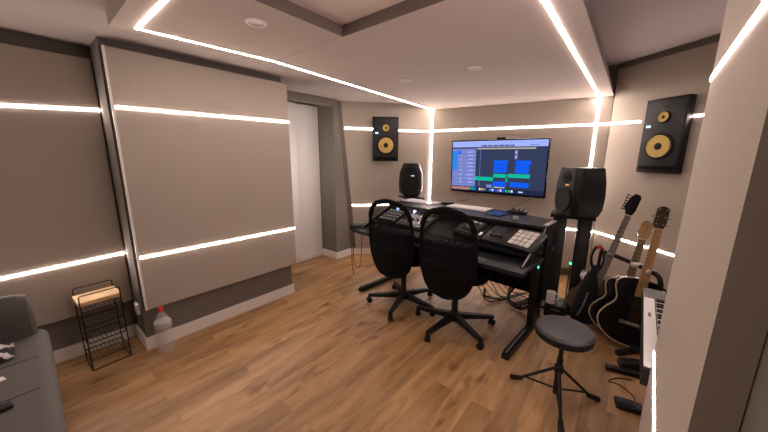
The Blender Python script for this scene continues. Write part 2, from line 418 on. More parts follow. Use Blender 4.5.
def downlight(x, y, label, zz=ZC, s=1):
    t = thing('downlight', label, 'ceiling light', (x, y, zz), group='round recessed downlights')
    MB().lathe([(.034 * s, .0), (.05 * s, 0), (.05 * s, -.003), (.046 * s, -.008), (.036 * s, -.008), (.034 * s, -.001)], n=32).build('trim_ring', M['white_trim'], t)
    MB().lathe([(0, -.002), (.034 * s, -.002), (.034 * s, -.0005), (0, -.0005)], n=32).build('lens', M['lens'], t)
    return t
downlight(.834, 1.50, 'round white downlight in the near ceiling panel beside the square opening')
downlight(2.21, .974, 'unlit round downlight in the long ceiling panel nearest the desk middle')
downlight(2.21, 1.585, 'unlit round downlight in the long ceiling panel towards its left light strip')

# ------------------------------------------------------------------ power socket
t = thing('power_socket', 'small white power socket low on the wall step beside the wire rack', 'socket', (.41, 2.68, .31))
MB().box((-.012, 0, 0), (.024, .075, .085), bevel=.006).build('socket_box', M['white'], t)
MB().lathe([(0, 0), (.02, 0), (.022, .003), (.022, .006)], c=(-.0242, 0, 0), rot=Matrix.Rotation(PI / 2, 3, 'Y')).build('socket_well', M['offwhite'], t)

# ------------------------------------------------------------------ sofa
t = thing('sofa', 'low grey cloth sofa with rounded back at the lower left', 'sofa', (-.95, 2.2, 0))
def soft_box(c, size, bev, sub=1):
    return MB().box(c, size, bevel=bev, seg=5)
soft_box((.012, -.17, .30), (1.80, 1.14, .24), .05).build('seat', M['sofa'], t)
b = MB()
# back with a rounded top and softened end, profile in y,z swept along x
prof = [(.27, .16), (.27, .42), (.262, .52), (.27, .59), (.30, .632), (.35, .648), (.42, .64), (.47, .60), (.49, .5), (.49, .16)]
X = [(-.88, 1), (.78, 1), (.83, .97), (.86, .92), (.872, .8)]
rows = []
for x, k in X:
    cy, cz = .38, .4
    rows.append([(x, cy + (y - cy) * k, cz + (z - cz) * k) for y, z in prof])
for i in range(len(rows) - 1):
    b.hexa(rows[i], rows[i + 1])
bmesh.ops.remove_doubles(b.bm, verts=b.bm.verts, dist=1e-4)
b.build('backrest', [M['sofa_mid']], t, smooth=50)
b = MB()
for y, x0, x1 in ((-.02, -.6, .865), (-.34, -.6, .866)):
    b.tube([(x0, y, .4215), (x1 * .6, y - .004, .4222), (x1, y + .01, .4185)], .0035, n=6)
b.build('seam', M['sofa_dark'], t)
for x in (-.8, .8):
    for y in (-.66, .4): MB().lathe([(.02, 0), (.028, .18)], c=(x, y, 0.0), n=12).build('leg', M['black'], t)
# things on the sofa
b = MB(); rows = []
for i in range(9):
    row = []
    for j in range(9):
        u, v = i / 8 - .5, j / 8 - .5
        h = .05 * max(0, 1 - (u * u + v * v) * 3.4) + .012 * math.sin(u * 13 + 1) * math.cos(v * 11) + .014
        row.append((u * .17, v * .15, max(h, .004)))
    rows.append(row)
b.grid(rows); o = b.build('folded_scarf', M['pattern'], smooth=80); o.location = (-.245, 2.31, .421)
sm = o.modifiers.new('thick', 'SOLIDIFY'); sm.thickness = .006; sm.offset = 1
tag(o, 'crumpled black and white patterned cloth lying on the sofa seat', 'cloth')
o = MB().box((0, 0, .005), (.05, .035, .009), bevel=.003).build('tissue_packet', M['white']); o.location = (-.21, 2.06, .421); o.rotation_euler = (0, 0, .3)
tag(o, 'tiny white packet at the edge of the photo on the sofa seat', 'packet')
t2 = thing('remote_control', 'slim black remote control lying on the sofa seat', 'remote', (-.235, 1.80, .42), .12)
MB().box((0, 0, .009), (.15, .042, .016), bevel=.005).build('body', M['black'], t2)
b = MB()
for i in range(4):
    for j in range(2): b.box((-.05 + i * .022, -.009 + j * .018, .018), (.01, .008, .003), bevel=.001)
b.build('buttons', M['dark_grey'], t2)

# ------------------------------------------------------------------ wire rack
t = thing('wire_rack', 'narrow black wire shelf rack with a pale wooden top board', 'rack', (.205, 2.7, 0), .06)
w, d = .10, .095; r = .0036
def ring(z, x=w, y=d, rr=r): return MB().tube([(-x, -y, z), (x, -y, z), (x, y, z), (-x, y, z)], rr, n=6, closed=True)
for sx in (-1, 1):
    b = MB()
    for sy in (-1, 1): b.tube([(sx * w, sy * d, 0.003), (sx * w * 1.0, sy * d, .475)], r, n=6)
    b.tube([(sx * w, -d, .004), (sx * w, d, .004)], r, n=6)
    b.build('side_frame', M['black_metal'], t)
for sy in (-1, 1):
    MB().tube([(-w, sy * d, .47), (-w, sy * d, .525), (-w + .008, sy * d, .533), (w - .008, sy * d, .533), (w, sy * d, .525), (w, sy * d, .47)], r, n=6).build('handle_loop', M['black_metal'], t)
for z in (.075, .20, .315, .42):
    b = MB(); b.tube([(-w, -d, z), (w, -d, z), (w, d, z), (-w, d, z)], r, n=6, closed=True)
    for k in range(9):
        x = -w + 2 * w * (k + .5) / 9
        b.tube([(x, -d, z), (x, d, z)], r * .5, n=5)
    b.build('wire_shelf', M['black_metal'], t)
MB().tube([(-w, -d, .004), (w, -d, .004)], r, n=6).build('foot_bar', M['black_metal'], t)
MB().box((0, 0, .474), (.215, .185, .028), bevel=.004).build('top_board', M['pine'], t, label='pale wooden top board')

# ------------------------------------------------------------------ bottle
t = thing('water_bottle', 'large clear plastic bottle with a red cap standing on the floor', 'bottle', (.493, 2.488, 0))
MB().lathe([(0, .006), (.03, .0), (.048, .004), (.052, .02), (.052, .09), (.049, .10), (.052, .11), (.052, .155), (.052, .225), (.046, .25), (.028, .285), (.015, .305), (.014, .322), (0, .322)], n=28).build('body', M['clear'], t)
MB().lathe([(.0526, .20), (.0528, .202), (.0528, .232), (.0505, .238)], n=28).build('bottle_label', M['label'], t)
MB().lathe([(.0, .345), (.016, .345), (.0175, .342), (.0175, .318), (.0, .318)], n=20).build('cap', M['red'], t)

# ------------------------------------------------------------------ screen on the wall
ya, ti, w, h = -1.58485, .05046, 1.255 * .945, .712 * .945
c0 = V((3.737, 1.3105, 1.2937)); rx = V((math.cos(ya), math.sin(ya), 0)); nn = rx.cross(Z); up = Z * math.cos(ti) + nn * math.sin(ti); nn = rx.cross(up)
rotm = Matrix((rx, up, nn)).transposed()      # local x right, y up, z towards the viewer
t = thing('wall_screen', 'large flat screen showing a music arrangement, mounted on the front wall', 'screen', c0, rot=rotm)
b = MB().box((0, 0, -.018), (w, h, .034), bevel=.006)
b.build('housing', M['black_gloss'], t)
MB().box((0, .02, -.055), (.4, .3, .05), bevel=.006).build('wall_bracket', M['black_metal'], t)
SM = []; sidx = {}
def sc(name, c, s=1.): sidx[name] = len(SM); SM.append(scr(name, c, s))
sc('bg', (.03, .045, .10)); sc('bar', (.36, .46, 1.0)); sc('side', (.20, .24, .62)); sc('blue', (.0, .11, 1.0)); sc('teal', (.0, .52, .36)); sc('cream', (.55, .48, .40))
sc('ink', (.03, .04, .10)); sc('dock', (.008, .018, .08)); sc('warm', (.42, .20, .20)); sc('white', (.75, .78, .95)); sc('purple', (.24, .17, .62)); sc('sky', (.02, .25, .85)); sc('grid', (.035, .055, .11)); sc('green', (.03, .5, .12)); sc('yellow', (.7, .5, .15)); sc('darkblue', (.012, .02, .06))
b = MB(); iw, ih = w - .036, h - .04
lay = [0.0012]
def R(u0, v0, u1, v1, name, z=None):
    lay[0] += .000012; zz = z or lay[0]; b.mi = sidx[name]
    sh = lambda u: u if u in (0, 1) or u < .01 else (u + .03 if u < .275 else (u + .06 if u < .87 else u + .02))
    u0, u1 = sh(u0), sh(u1)
    x0, x1, y0, y1 = -iw / 2 + u0 * iw, -iw / 2 + u1 * iw, .004 + ih / 2 - v1 * ih, .004 + ih / 2 - v0 * ih
    b.quad([(x0, y0, zz), (x1, y0, zz), (x1, y1, zz), (x0, y1, zz)])
R(0, 0, 1, 1, 'bg'); R(0, 0, 1, .115, 'bar'); R(.0, .115, .265, .91, 'side'); R(.0, .115, .265, .145, 'bg'); R(0, .19, .035, .58, 'sky'); R(.04, .18, .085, .25, 'blue')
for i in range(18): R(.28 + i * .0195, .078, .292 + i * .0195 + (.004 if i % 3 else -.003), .108, 'ink')
for i in range(5): R(.78 + i * .016, .085, .79 + i * .016, .098, 'ink')
R(.265, .135, .835, .158, 'cream'); R(.85, .125, .97, .15, 'ink'); R(.255, .115, .268, .91, 'grid'); R(.275, .16, .279, .9, 'side')
for i, v in enumerate((.20, .27, .345, .42, .49, .57, .66, .74, .81)):
    R(.15 + .012 * (i % 3), v, .225, v + .022, 'bar'); R(.245, v, .252, v + .02, 'bar'); R(.0, v + .052, .255, v + .055, 'ink'); R(.07, v, .085, v + .016, 'white' if i > 4 else 'bar')
for i in range(10): R(.30 + i * .07, .16, .3012 + i * .07, .9, 'grid')
for v in (.37, .45, .53):
    R(.43, v, .575 - (.006 if v > .4 else 0), v + .07, 'blue'); R(.655, v, .80 - (.015 if v > .4 else 0), v + .07, 'blue')
R(.255, .70, .43, .775, 'teal'); R(.432, .63, .563, .70, 'teal'); R(.588, .62, .80, .69, 'teal'); R(.566, .70, .582, .78, 'teal'); R(.572, .64, .583, .68, 'teal')
R(.43, .78, .57, .875, 'blue'); R(.61, .78, .795, .865, 'blue'); R(.64, .18, .668, .26, 'purple'); R(.64, .27, .668, .345, 'purple'); R(.648, .205, .658, .235, 'white'); R(.648, .29, .658, .32, 'white')
R(.44, .885, .56, .905, 'cream'); R(0, .91, 1, 1, 'dock'); R(0, .925, .19, .985, 'warm'); R(.36, .85, .42, .91, 'side')
for i, n in enumerate(('green', 'teal', 'sky', 'white', 'yellow', 'warm', 'dock', 'sky', 'white', 'blue', 'purple', 'white', 'blue', 'green', 'green', 'white')):
    u = .19 + i * .029; R(u, .93, u + .02, .975, n)
R(.70, .945, .745, .965, 'white'); R(.75, .91, 1, 1, 'darkblue')
b.build('display', SM, t, smooth=0)
# web camera on top
t = thing('web_camera', 'small black web camera clipped on top of the wall screen', 'camera', c0 + up * (h / 2) + rx * .055, rot=rotm)
MB().box((0, .012, -.012), (.11, .026, .03), bevel=.006).build('body', M['black'], t)
MB().lathe([(0, 0), (.008, 0), (.01, -.003), (.01, -.006)], c=(0, .012, .0065), n=16).build('lens', M['black_gloss'], t)

# ------------------------------------------------------------------ wall speakers
def wall_speaker(c, rot, w, h, label):
    """front baffle in local xy, z out of the wall"""
    t = thing('wall_speaker', label, 'speaker', c, rot=rot, group=None)
    D = .07
    MB().box((0, 0, D / 2), (w, h, D), bevel=.008).build('cabinet', M['black'], t)
    MB().box((0, .02 * h, D + .002), (w * .92, h * .86, .004), bevel=.002).build('baffle', M['dark_grey'], t)
    k = w / .36
    def driver(y, r, name):
        cone = MB().lathe([(r * .98, 0), (r * .92, .005), (r * .86, .001), (r * .45, -.010), (r * .34, -.012)], c=(0, y, D + .0045 + .012), n=36)
        cone.build(name, M['yellow_cone'], t, label='yellow woven %s' % name.replace('_', ' '))
        MB().lathe([(r * .96, .0), (r * 1.18, .0), (r * 1.2, .006), (r * 1.12, .013), (r * .98, .014), (r * .92, .008)], c=(0, y, D + .004), n=36).build('surround', M['rubber'], t)
        MB().lathe([(r * .42, 0), (r * .38, .008), (r * .22, .014), (0, .016)], c=(0, y, D + .006), n=24).build('dust_cap', M['cone'], t)
    driver(-.085 * h / .62, .108 * k, 'woofer_cone')
    driver(.155 * h / .62, .048 * k, 'midrange_cone')
    MB().lathe([(.026 * k, 0), (.026 * k, .003), (.012 * k, .003), (.01 * k, .007), (0, .009)], c=(0, .25 * h / .62, D + .004), n=24).build('tweeter', M['dark_grey'], t)
    MB().lathe([(.012 * k, .0), (.010 * k, .006), (0, .008)], c=(0, .25 * h / .62, D + .005), n=18).build('tweeter_dome', M['yellow_cone'], t)
    MB().box((-.125 * k, .085 * h / .62, D + .0055), (.042 * k, .02, .003)).build('mark', M['pale_led'], t, label='small pale blue lit mark')
    b = MB(); b.box((0, -.43 * h, D + .003), (w * .86, .035, .006), bevel=.003)
    b.build('bass_port', M['black_matt'], t)
    for sx, sy in ((-1, 1), (1, 1), (-1, -1), (1, -1)):
        MB().lathe([(.006, 0), (.006, .004), (0, .005)], c=(sx * w * .45, sy * h * .46, D), n=10).build('screw', M['black_metal'], t)
    return t
zL = -nL; xL = V((-zL.y, zL.x, 0)); rotL = Matrix((xL, Z, zL)).transposed()
cL = V((3.195, 2.62, 1.642))
wall_speaker(cL - zL * .003, rotL, .345, .575, 'smaller black wall speaker with yellow cones left of the screen')
zR = nR; xR = V((-zR.y, zR.x, 0)); rotR = Matrix((xR, Z, zR)).transposed()
cR = V((3.742, -.205, 1.612))
wall_speaker(cR + oR * .002, rotR, .335, .655, 'larger black wall speaker with yellow cones above the guitars')

# ------------------------------------------------------------------ desk
A0 = V((2.0, .5, 0)); th = math.atan2(-.075, .997)
# local frame of the desk: x = depth (away from the player), y = to the left
DM = Matrix.Translation(A0) @ Matrix.Rotation(th, 4, 'Z')
def dk(v, u, z): return DM @ V((v, u, z))
t = thing('studio_desk', 'black studio desk with a sloped console and raised rear shelf', 'desk', A0, th)
W = 1.60
for u in (-.0, W - .05):
    l = thing  # each side: foot beam, post
    b = MB(); b.prism([(0, u - .0, 0), (.74, u, 0), (.74, u, .05), (.03, u, .045), (0, u, .03)], (0, .05, 0)); b.build('foot', M['black_metal'], t)
    b = MB(); b.prism([(.50, u, .04), (.64, u, .04), (.68, u, .70), (.46, u, .70)], (0, .05, 0)); b.build('post', M['black_metal'], t)
    MB().tube([(.02, u + .025, .048), (.40, u + .025, .052)], .006, n=6).build('foot_strip', M['mid_grey'], t)
for u, s in ((-.02, -1), (W, 1)):
    b = MB(); b.prism([(.05, u, .655), (.05, u, .685), (.20, u, .745), (.50, u, .868), (.53, u, .905), (.79, u, .905), (.79, u, .84), (.52, u, .82), (.30, u, .70), (.16, u, .655)], (0, .02, 0))
    b.build('side_panel', M['black_matt'], t)
    b = MB(); b.tube([(.06, u + .01, .688), (.20, u + .01, .745), (.50, u + .01, .868), (.53, u + .01, .907)], .006, n=6)
    b.build('edge_strip', M['silver'] if s < 0 else M['mid_grey'], t)
    uu = u - s * .045; MB().span((.755, uu, .0), (.79, uu + .035, .881)).build('rear_post', M['mid_grey'], t)
    MB().span((.56, u + .004, .24), (.745, u + .016, .83)).build('side_skirt', M['black_matt'], t)
MB().box((.18, W / 2, .667), (.44, W + .10, .03), bevel=.004).build('keyboard_tray', M['tray_top'], t)
MB().span((.36, 0, .63), (.92, W, .655)).build('base_board', M['black'], t)
b = MB(); b.prism([(.21, 0, .715), (.21, 0, .735), (.50, 0, .842), (.50, 0, .82)], (0, W, 0)); b.build('console_top', M['tray_top'], t)
b = MB(); b.prism([(.50, 0, .66), (.50, 0, .882), (.52, 0, .882), (.52, 0, .66)], (0, W, 0)); b.build('rack_face', M['black'], t)
MB().flat([(.465, 0), (.80, 0), (.935, .5), (.935, W), (.465, W)], .881, .903).build('rear_shelf', M['black'], t)
MB().box((.62, -.012, .908), (.24, .036, .006), bevel=.002).build('lit_edge', M['silver'], t)  # silver piece painting in the strip light on the shelf end
MB().span((.62, .06, .28), (.64, W - .06, .64)).build('modesty_panel', M['black_matt'], t)
MB().span((.44, .07, .40), (.60, .62, .63), bevel=.006).build('rack_box', M['black_matt'], t)
MB().lathe([(0, .0), (.008, .0), (.009, -.004), (0, -.006)], c=(.40, -.022, .60), rot=Matrix.Rotation(PI / 2, 3, 'X')).build('indicator_light', M['green_led'], t, label='green indicator light')
# left wing of the tray with a dark end block, cables hanging from it
o = MB().box((0, 0, 0), (.24, .10, .055), bevel=.006).build('side_wing', M['black'], t); o.location = (.14, W + .105, .675)

# sloped console coordinates
sl = math.atan2(.107, .29)
def con(name, label, cat, u, s, rz=0.):
    """thing on the sloped console: s metres up the slope from its front edge"""
    p = DM @ V((.21 + s * math.cos(sl), u, .735 + s * math.sin(sl)))
    rot = Matrix.Rotation(th, 3, 'Z') @ Matrix.Rotation(-sl, 3, 'Y') @ Matrix.Rotation(rz, 3, 'Z')
    return thing(name, label, cat, p + (rot @ V((0, 0, .0005))), rot=rot)
# pad controller
t = con('pad_controller', 'black drum pad controller with sixteen pale square pads', 'controller', .14, .15, -.10)
MB().box((0, .03, .017), (.27, .40, .034), bevel=.006).build('body', M['black'], t)
for i in range(4):
    for j in range(4):
        MB().box((-.078 + i * .052, -.115 + j * .040, .0365), (.046, .035, .008), bevel=.003).build('pad', M['offwhite'], t)
MB().box((.04, .16, .0345), (.10, .10, .002)).build('display', M['lcd_dark'], t)
for k in range(3): MB().lathe([(.012, 0), (.011, .016), (0, .016)], c=(-.05, .10 + k * .04, .034), n=16).build('knob', M['dark_grey'], t)
MB().box((.112, -.06, .0345), (.018, .12, .002)).build('button_row', mat('dim orange legends', (.16, .07, .03), .5, noise=.5, nscale=60), t)
# monitor controller with pale knob
t = con('monitor_controller', 'black desktop controller with one big pale green knob', 'controller', .54, .165, -.18)
MB().box((0, 0, .02), (.24, .19, .04), bevel=.008).build('body', M['dark_grey'], t)
MB().lathe([(.03, 0), (.03, .012), (.025, .022), (.0, .024)], c=(.0, .0, .04), n=24).build('knob', M['green_grey'], t)
for k in range(3): MB().box((.085, -.05 + k * .05, .042), (.018, .03, .006), bevel=.002).build('button', M['offwhite'], t)
MB().box((-.075, 0, .0405), (.012, .13, .002)).build('legend_strip', M['mid_grey'], t)
# fader unit
t = con('fader_unit', 'small black fader strip with a white cap next to the knob controller', 'controller', .405, .15, -.12)
MB().box((0, 0, .012), (.26, .045, .024), bevel=.004).build('body', M['black'], t)
MB().box((-.045, 0, .03), (.04, .022, .014), bevel=.003).build('fader_cap', M['white'], t)
# pale channel unit between the chairs
t = con('channel_unit', 'pale grey mixer panel with dark knobs, seen between the two chairs', 'mixer', 1.10, .155)
MB().box((0, 0, .015), (.27, .34, .03), bevel=.005).build('body', M['mid_grey'], t)
for i in range(4):
    for j in range(6): MB().lathe([(.011, 0), (.010, .014), (0, .014)], c=(-.09 + i * .06, -.14 + j * .056, .03), n=12).build('knob', M['black'] if i % 2 else M['white'], t)
t = con('button_mixer', 'white and black button mixer left of the pale knob panel', 'mixer', 1.42, .15)
MB().box((0, 0, .015), (.26, .24, .03), bevel=.005).build('body', M['dark_grey'], t)
for i in range(4):
    for j in range(5): MB().box((-.09 + i * .055, -.09 + j * .045, .033), (.03, .026, .008), bevel=.002).build('button', M['white'], t)
# rack unit with three lit meters, under the shelf
t = thing('rack_preamp', 'rack unit with three glowing blue white meters under the desk shelf', 'rack unit', DM @ V((.455, 1.30, .857)), th)
MB().box((-.012, 0, 0), (.024, .44, .046), bevel=.003).build('face', M['dark_grey'], t)
MB().box((.012, 0, 0), (.05, .42, .042), bevel=.003).build('chassis', M['black'], t)
for k in range(3):
    MB().box((-.0255, .13 - k * .115, .004), (.003, .036, .026), bevel=.001).build('meter', M['blue_led'], t, label='glowing blue white meter')
    MB().lathe([(.012, 0), (.011, .014), (0, .014)], c=(-.024, .075 - k * .115, -.004), rot=Matrix.Rotation(-PI / 2, 3, 'Y'), n=14).build('knob', M['mid_grey'], t)

def shelf(name, label, cat, v, u, rz=0.): return thing(name, label, cat, DM @ V((v, u, .9032)), th + rz)
# pale slabs on the rear shelf: two slim keyboards / covers
t = shelf('white_score_sheet', 'white flat sheet stack at the left end of the desk shelf', 'papers', .80, 1.40, -.03)
o = MB().box((0, 0, .006), (.19, .44, .012), bevel=.002).build('sheet_stack', M['paper'], t)
MB().box((-.08, -.17, .0125), (.03, .06, .002)).build('clip', M['silver'], t)
t = shelf('pale_keyboard', 'slim pale lilac computer keyboard in the middle of the desk shelf', 'keyboard', .81, .80)
MB().box((0, 0, .007), (.19, .42, .014), bevel=.003).build('case', M['paper'], t)
b = MB()
for i in range(4):
    for j in range(13): b.box((-.064 + i * .042, -.186 + j * .031, .0152), (.036, .026, .003), bevel=.001)
b.build('keys', M['white'], t)
t = shelf('cable_box', 'small black interface box lying between the two pale slabs', 'box', .87, 1.08, .3)
MB().box((0, 0, .014), (.09, .13, .028), bevel=.004).build('case', M['black'], t)
MB().tube(smooth_path([(.04, .02, .014), (.075, .05, .02), (.07, .10, .008), (.02, .12, .006)]), .004, n=6).build('lead', M['black'], t)
t = shelf('tablet', 'dark blue tablet lying flat on the desk shelf', 'tablet', .72, .45, -.1)
MB().box((0, 0, .005), (.24, .15, .009), bevel=.003).build('case', M['black'], t)
MB().box((0, 0, .0098), (.22, .135, .001)).build('display', M['lcd_dark'], t)
t = shelf('small_synth', 'small black gadget with raised controls at the back of the desk shelf', 'gadget', .86, .33, .05)
MB().box((0, 0, .014), (.09, .17, .028), bevel=.004).build('case', M['black'], t)
for k in range(3): MB().lathe([(.008, 0), (.007, .022), (0, .022)], c=(.0, -.06 + k * .05, .028), n=12).build('knob', M['dark_grey'], t)
MB().box((-.02, -.072, .034), (.016, .014, .014), bevel=.002).build('white_knob', M['white'], t)
t = shelf('candle_jar', 'tiny pale green jar at the front of the desk shelf', 'jar', .58, .245)
MB().lathe([(0, 0), (.02, 0), (.022, .004), (.022, .026), (.019, .03), (.019, .008), (0, .008)], n=20).build('jar', M['green_grey'], t)
# midi keyboard on the tray
t = thing('midi_keyboard', 'long flat black piano keyboard on the pull-out desk tray behind the chairs', 'keyboard', DM @ V((.11, .92, .6825)), th)
MB().box((0, 0, .0265), (.17, 1.05, .05), bevel=.005).build('body', M['black'], t)
b = MB()
for k in range(36): b.box((-.03, -.49 + k * .028, .054), (.10, .0255, .01), bevel=.001)
b.build('white_keys', M['dark_grey'], t)
b = MB()
for k in range(35):
    if k % 7 not in (2, 6): b.box((-.025, -.476 + k * .028, .062), (.06, .014, .01), bevel=.001)
b.build('black_keys', M['black_gloss'], t)

# cables hanging from the left wing
def cable(name, pts, r, m, label, n=6, cat='cable', group=None):
    o = MB().tube(smooth_path(pts, n), r, n=6).build(name, M[m], smooth=60); return tag(o, label, cat, group)
b0 = dk(.0, W + .20, .66)
def wp(v, u, z): return tuple(DM @ V((v, u, z)))
cable('hanging_cable', [wp(.04, W + .14, .655), wp(.035, W + .142, .45), wp(.04, W + .145, .25), wp(.05, W + .13, .13)], .004, 'copper', 'thin brown cable hanging straight down from the left desk end')
cable('hanging_cable', [wp(.07, W + .145, .655), wp(.06, W + .145, .40), wp(.06, W + .13, .25), wp(.08, W + .09, .22), wp(.10, W + .07, .30), wp(.12, W + .065, .655)], .004, 'copper', 'thin brown cable hanging in a loop under the left desk end')
# cables by the screen
cable('screen_cable', [c0 - up * .36 + rx * -.25 + V((.03, 0, 0)), V((3.9, 1.66, .85)), dk(.92, 1.03, .93), dk(.89, 1.0, .909)], .004, 'black', 'thin black cable dropping from the screen towards the desk shelf')
cable('screen_cable', [c0 - up * .36 + rx * .42 + V((.03, 0, 0)), V((3.9, .98, .86)), dk(.95, .42, .94), dk(.91, .36, .93)], .004, 'black', 'thin black cable curving from the screen to the shelf gadget')

# ------------------------------------------------------------------ floor cables under the desk
random.seed(3)
def wob(x, y, z=.006): return (x, y, z)
for k in range(7):
    x0, y0 = 2.80 + .05 * k, 1.05 - .03 * k
    pts = [(x0 - .06, y0 + .10, .30 if k % 2 else .22), (x0, y0, .12), (x0 - .05 + .04 * (k % 3), y0 - .12, .02 + .004 * k), (x0 + .12, y0 - .26, .02 + .004 * k), (x0 + .02, y0 - .40 + .03 * (k % 3), .03), (x0 + .14, y0 - .48, .012)]
    cable('floor_cable', pts, .005, 'grey_cable' if k % 3 else 'black', 'dark cable tangled on the floor under the desk', group='tangled cables under the desk')
b = MB()
for k in range(5):
    R_ = .115 + .006 * math.sin(k * 2.1); pts = []
    for i in range(28):
        a = i * 2 * PI / 28; pts.append((2.86 + R_ * math.cos(a) * .55 + .012 * k, .66 + R_ * math.sin(a), .125 + .11 * math.cos(a + .2 * k) + .004 * k))
    b.tube(pts, .007, n=6, closed=True)
tag(b.build('coiled_cable', M['black'], smooth=60), 'thick black cable coil standing on the floor behind the desk leg', 'cable')
t = thing('microphone_clip', 'small black stub with a pale tip lying on the floor under the desk', 'clip', (2.86, 1.0, 0), -1.3)
MB().tube([(0, 0, .012), (.17, 0, .012)], .010, n=8).build('rod', M['black'], t); MB().tube([(.05, 0, .0125), (.12, 0, .0125)], .0108, n=8).build('sleeve', M['cream'], t)
MB().tube([(-.006, 0, .0), (-.006, 0, .10)], .011, n=8).build('post', M['black'], t)

# ------------------------------------------------------------------ studio monitors and stands
def studio_monitor(c, az, s, label, led, top=.82, wk=1.):
    t = thing('studio_monitor', label, 'speaker', c, az)     # local -y is the front
    w, d, h = .285 * s, .23 * s, .385 * s
    def ringpts(k, kd, z):
        x, y, ch = w / 2 * k * wk, d / 2 * kd, .035 * s
        return [(-x + ch, -y, z), (x - ch, -y, z), (x, -y + ch, z), (x, y, z), (-x, y, z), (-x, -y + ch, z)]
    lv = [(top, .9, .0), (.98, 1, .14 * h), (1.04, 1.03, .42 * h), (.98, 1.0, .72 * h), (top + .03, .94, .97 * h), (top, .9, h)]
    b = MB(); rings = [[b.bm.verts.new(V(p)) for p in ringpts(k, kd, z)] for k, kd, z in lv]
    for A, B in zip(rings, rings[1:]):
        for i in range(6): b.bm.faces.new((A[i], A[(i + 1) % 6], B[(i + 1) % 6], B[i]))
    b.bm.faces.new(rings[0][::-1]); b.bm.faces.new(rings[-1]); bmesh.ops.recalc_face_normals(b.bm, faces=b.bm.faces)
    b.build('cabinet', M['black'], t, smooth=20)
    rot = Matrix.Rotation(PI / 2, 3, 'X'); fy = -d / 2 * 1.03
    MB().lathe([(.098 * s, 0), (.1 * s, .008), (.09 * s, .012), (.082 * s, .006), (.07 * s, .008), (.03 * s, -.0), (0, .006)], c=(0, fy, .34 * h), rot=rot, n=32).build('woofer', M['cone'], t)
    MB().lathe([(.045 * s, 0), (.045 * s, .006), (.036 * s, .008), (.016 * s, .002), (.012 * s, .007), (0, .01)], c=(0, -d / 2 * .975, .80 * h), rot=rot, n=28).build('tweeter', M['cone'], t)
    MB().box((.03 * s, -d / 2 * 1.0 - .001, .645 * h), (.035 * s, .012, .008 * s)).build('logo_light', M[led], t)
    return t
studio_monitor((3.05, .333, .9275), math.radians(132.2 + 90), 1.06, 'black studio monitor on the stand right of the screen', 'orange_led')
studio_monitor((3.20, 2.185, .905), math.radians(208 + 90), 1.12, 'black studio monitor on the stand at the left end of the desk', 'pale_led', .66, .88)
def stand(loc, az, ztop, label, wd=.40):
    t = thing('speaker_stand', label, 'speaker stand', loc, az)      # local y along the two columns
    MB().box((0, 0, .0125), (.30, wd, .025), bevel=.005).build('base_plate', M['black'], t)
    MB().box((0, 0, ztop - .02), (.26, wd * .85, .035), bevel=.004).build('top_plate', M['black'], t)
    for s in (-1, 1):
        MB().box((0, s * .096, (ztop - .04 + .022) / 2), (.07, .112, ztop - .05), bevel=.006).build('column', M['column'], t)
    return t
t = stand((3.15, .358, 0), .10, .925, 'black twin column speaker stand right of the desk')
MB().lathe([(0, .008), (.009, .004), (.010, 0)], c=(-.03, -.030, .455), rot=Matrix.Rotation(-PI / 2, 3, 'Y'), n=12).build('indicator_light', M['green_led'], t, label='green indicator light')
MB().tube([(-.0, -.028, .03), (-.024, -.030, .455)], .006, n=6).build('light_cable', M['grey_cable'], t)
for s in (-.17, ):
    MB().tube([(.0, s, .905), (.0, s, .935)], .006, n=8).build('pin', M['silver'], t)
stand((3.24, 2.21, 0), -.6, .903, 'black twin column speaker stand at the left end of the desk', .36)

# black box on the floor and mug
t = thing('amplifier_box', 'low black box with a small pale logo on the floor beside the desk foot', 'box', (2.905, .372, 0), .08)
MB().box((0, 0, .06), (.10, .17, .12), bevel=.006).build('case', M['black'], t)
b = MB()
for k, (wd, hh) in enumerate(((.010, .014), (.010, .014), (.008, .014), (.010, .014), (.010, .014))): b.box((-.0506, .02 - k * .013, .08), (.002, wd, hh * .8))
b.build('logo', M['mid_grey'], t)
t = thing('mug', 'white mug standing on the black box behind the stool', 'mug', (2.90, .415, .1205), .69)
MB().lathe([(0, 0), (.034, 0), (.037, .004), (.038, .105), (.035, .105), (.034, .01), (0, .01)], n=28).build('cup', M['white'], t)
MB().tube(smooth_path([(0, -.036, .08), (0, -.062, .078), (0, -.07, .055), (0, -.06, .03), (0, -.036, .026)]), .006, n=8).build('handle', M['white'], t)

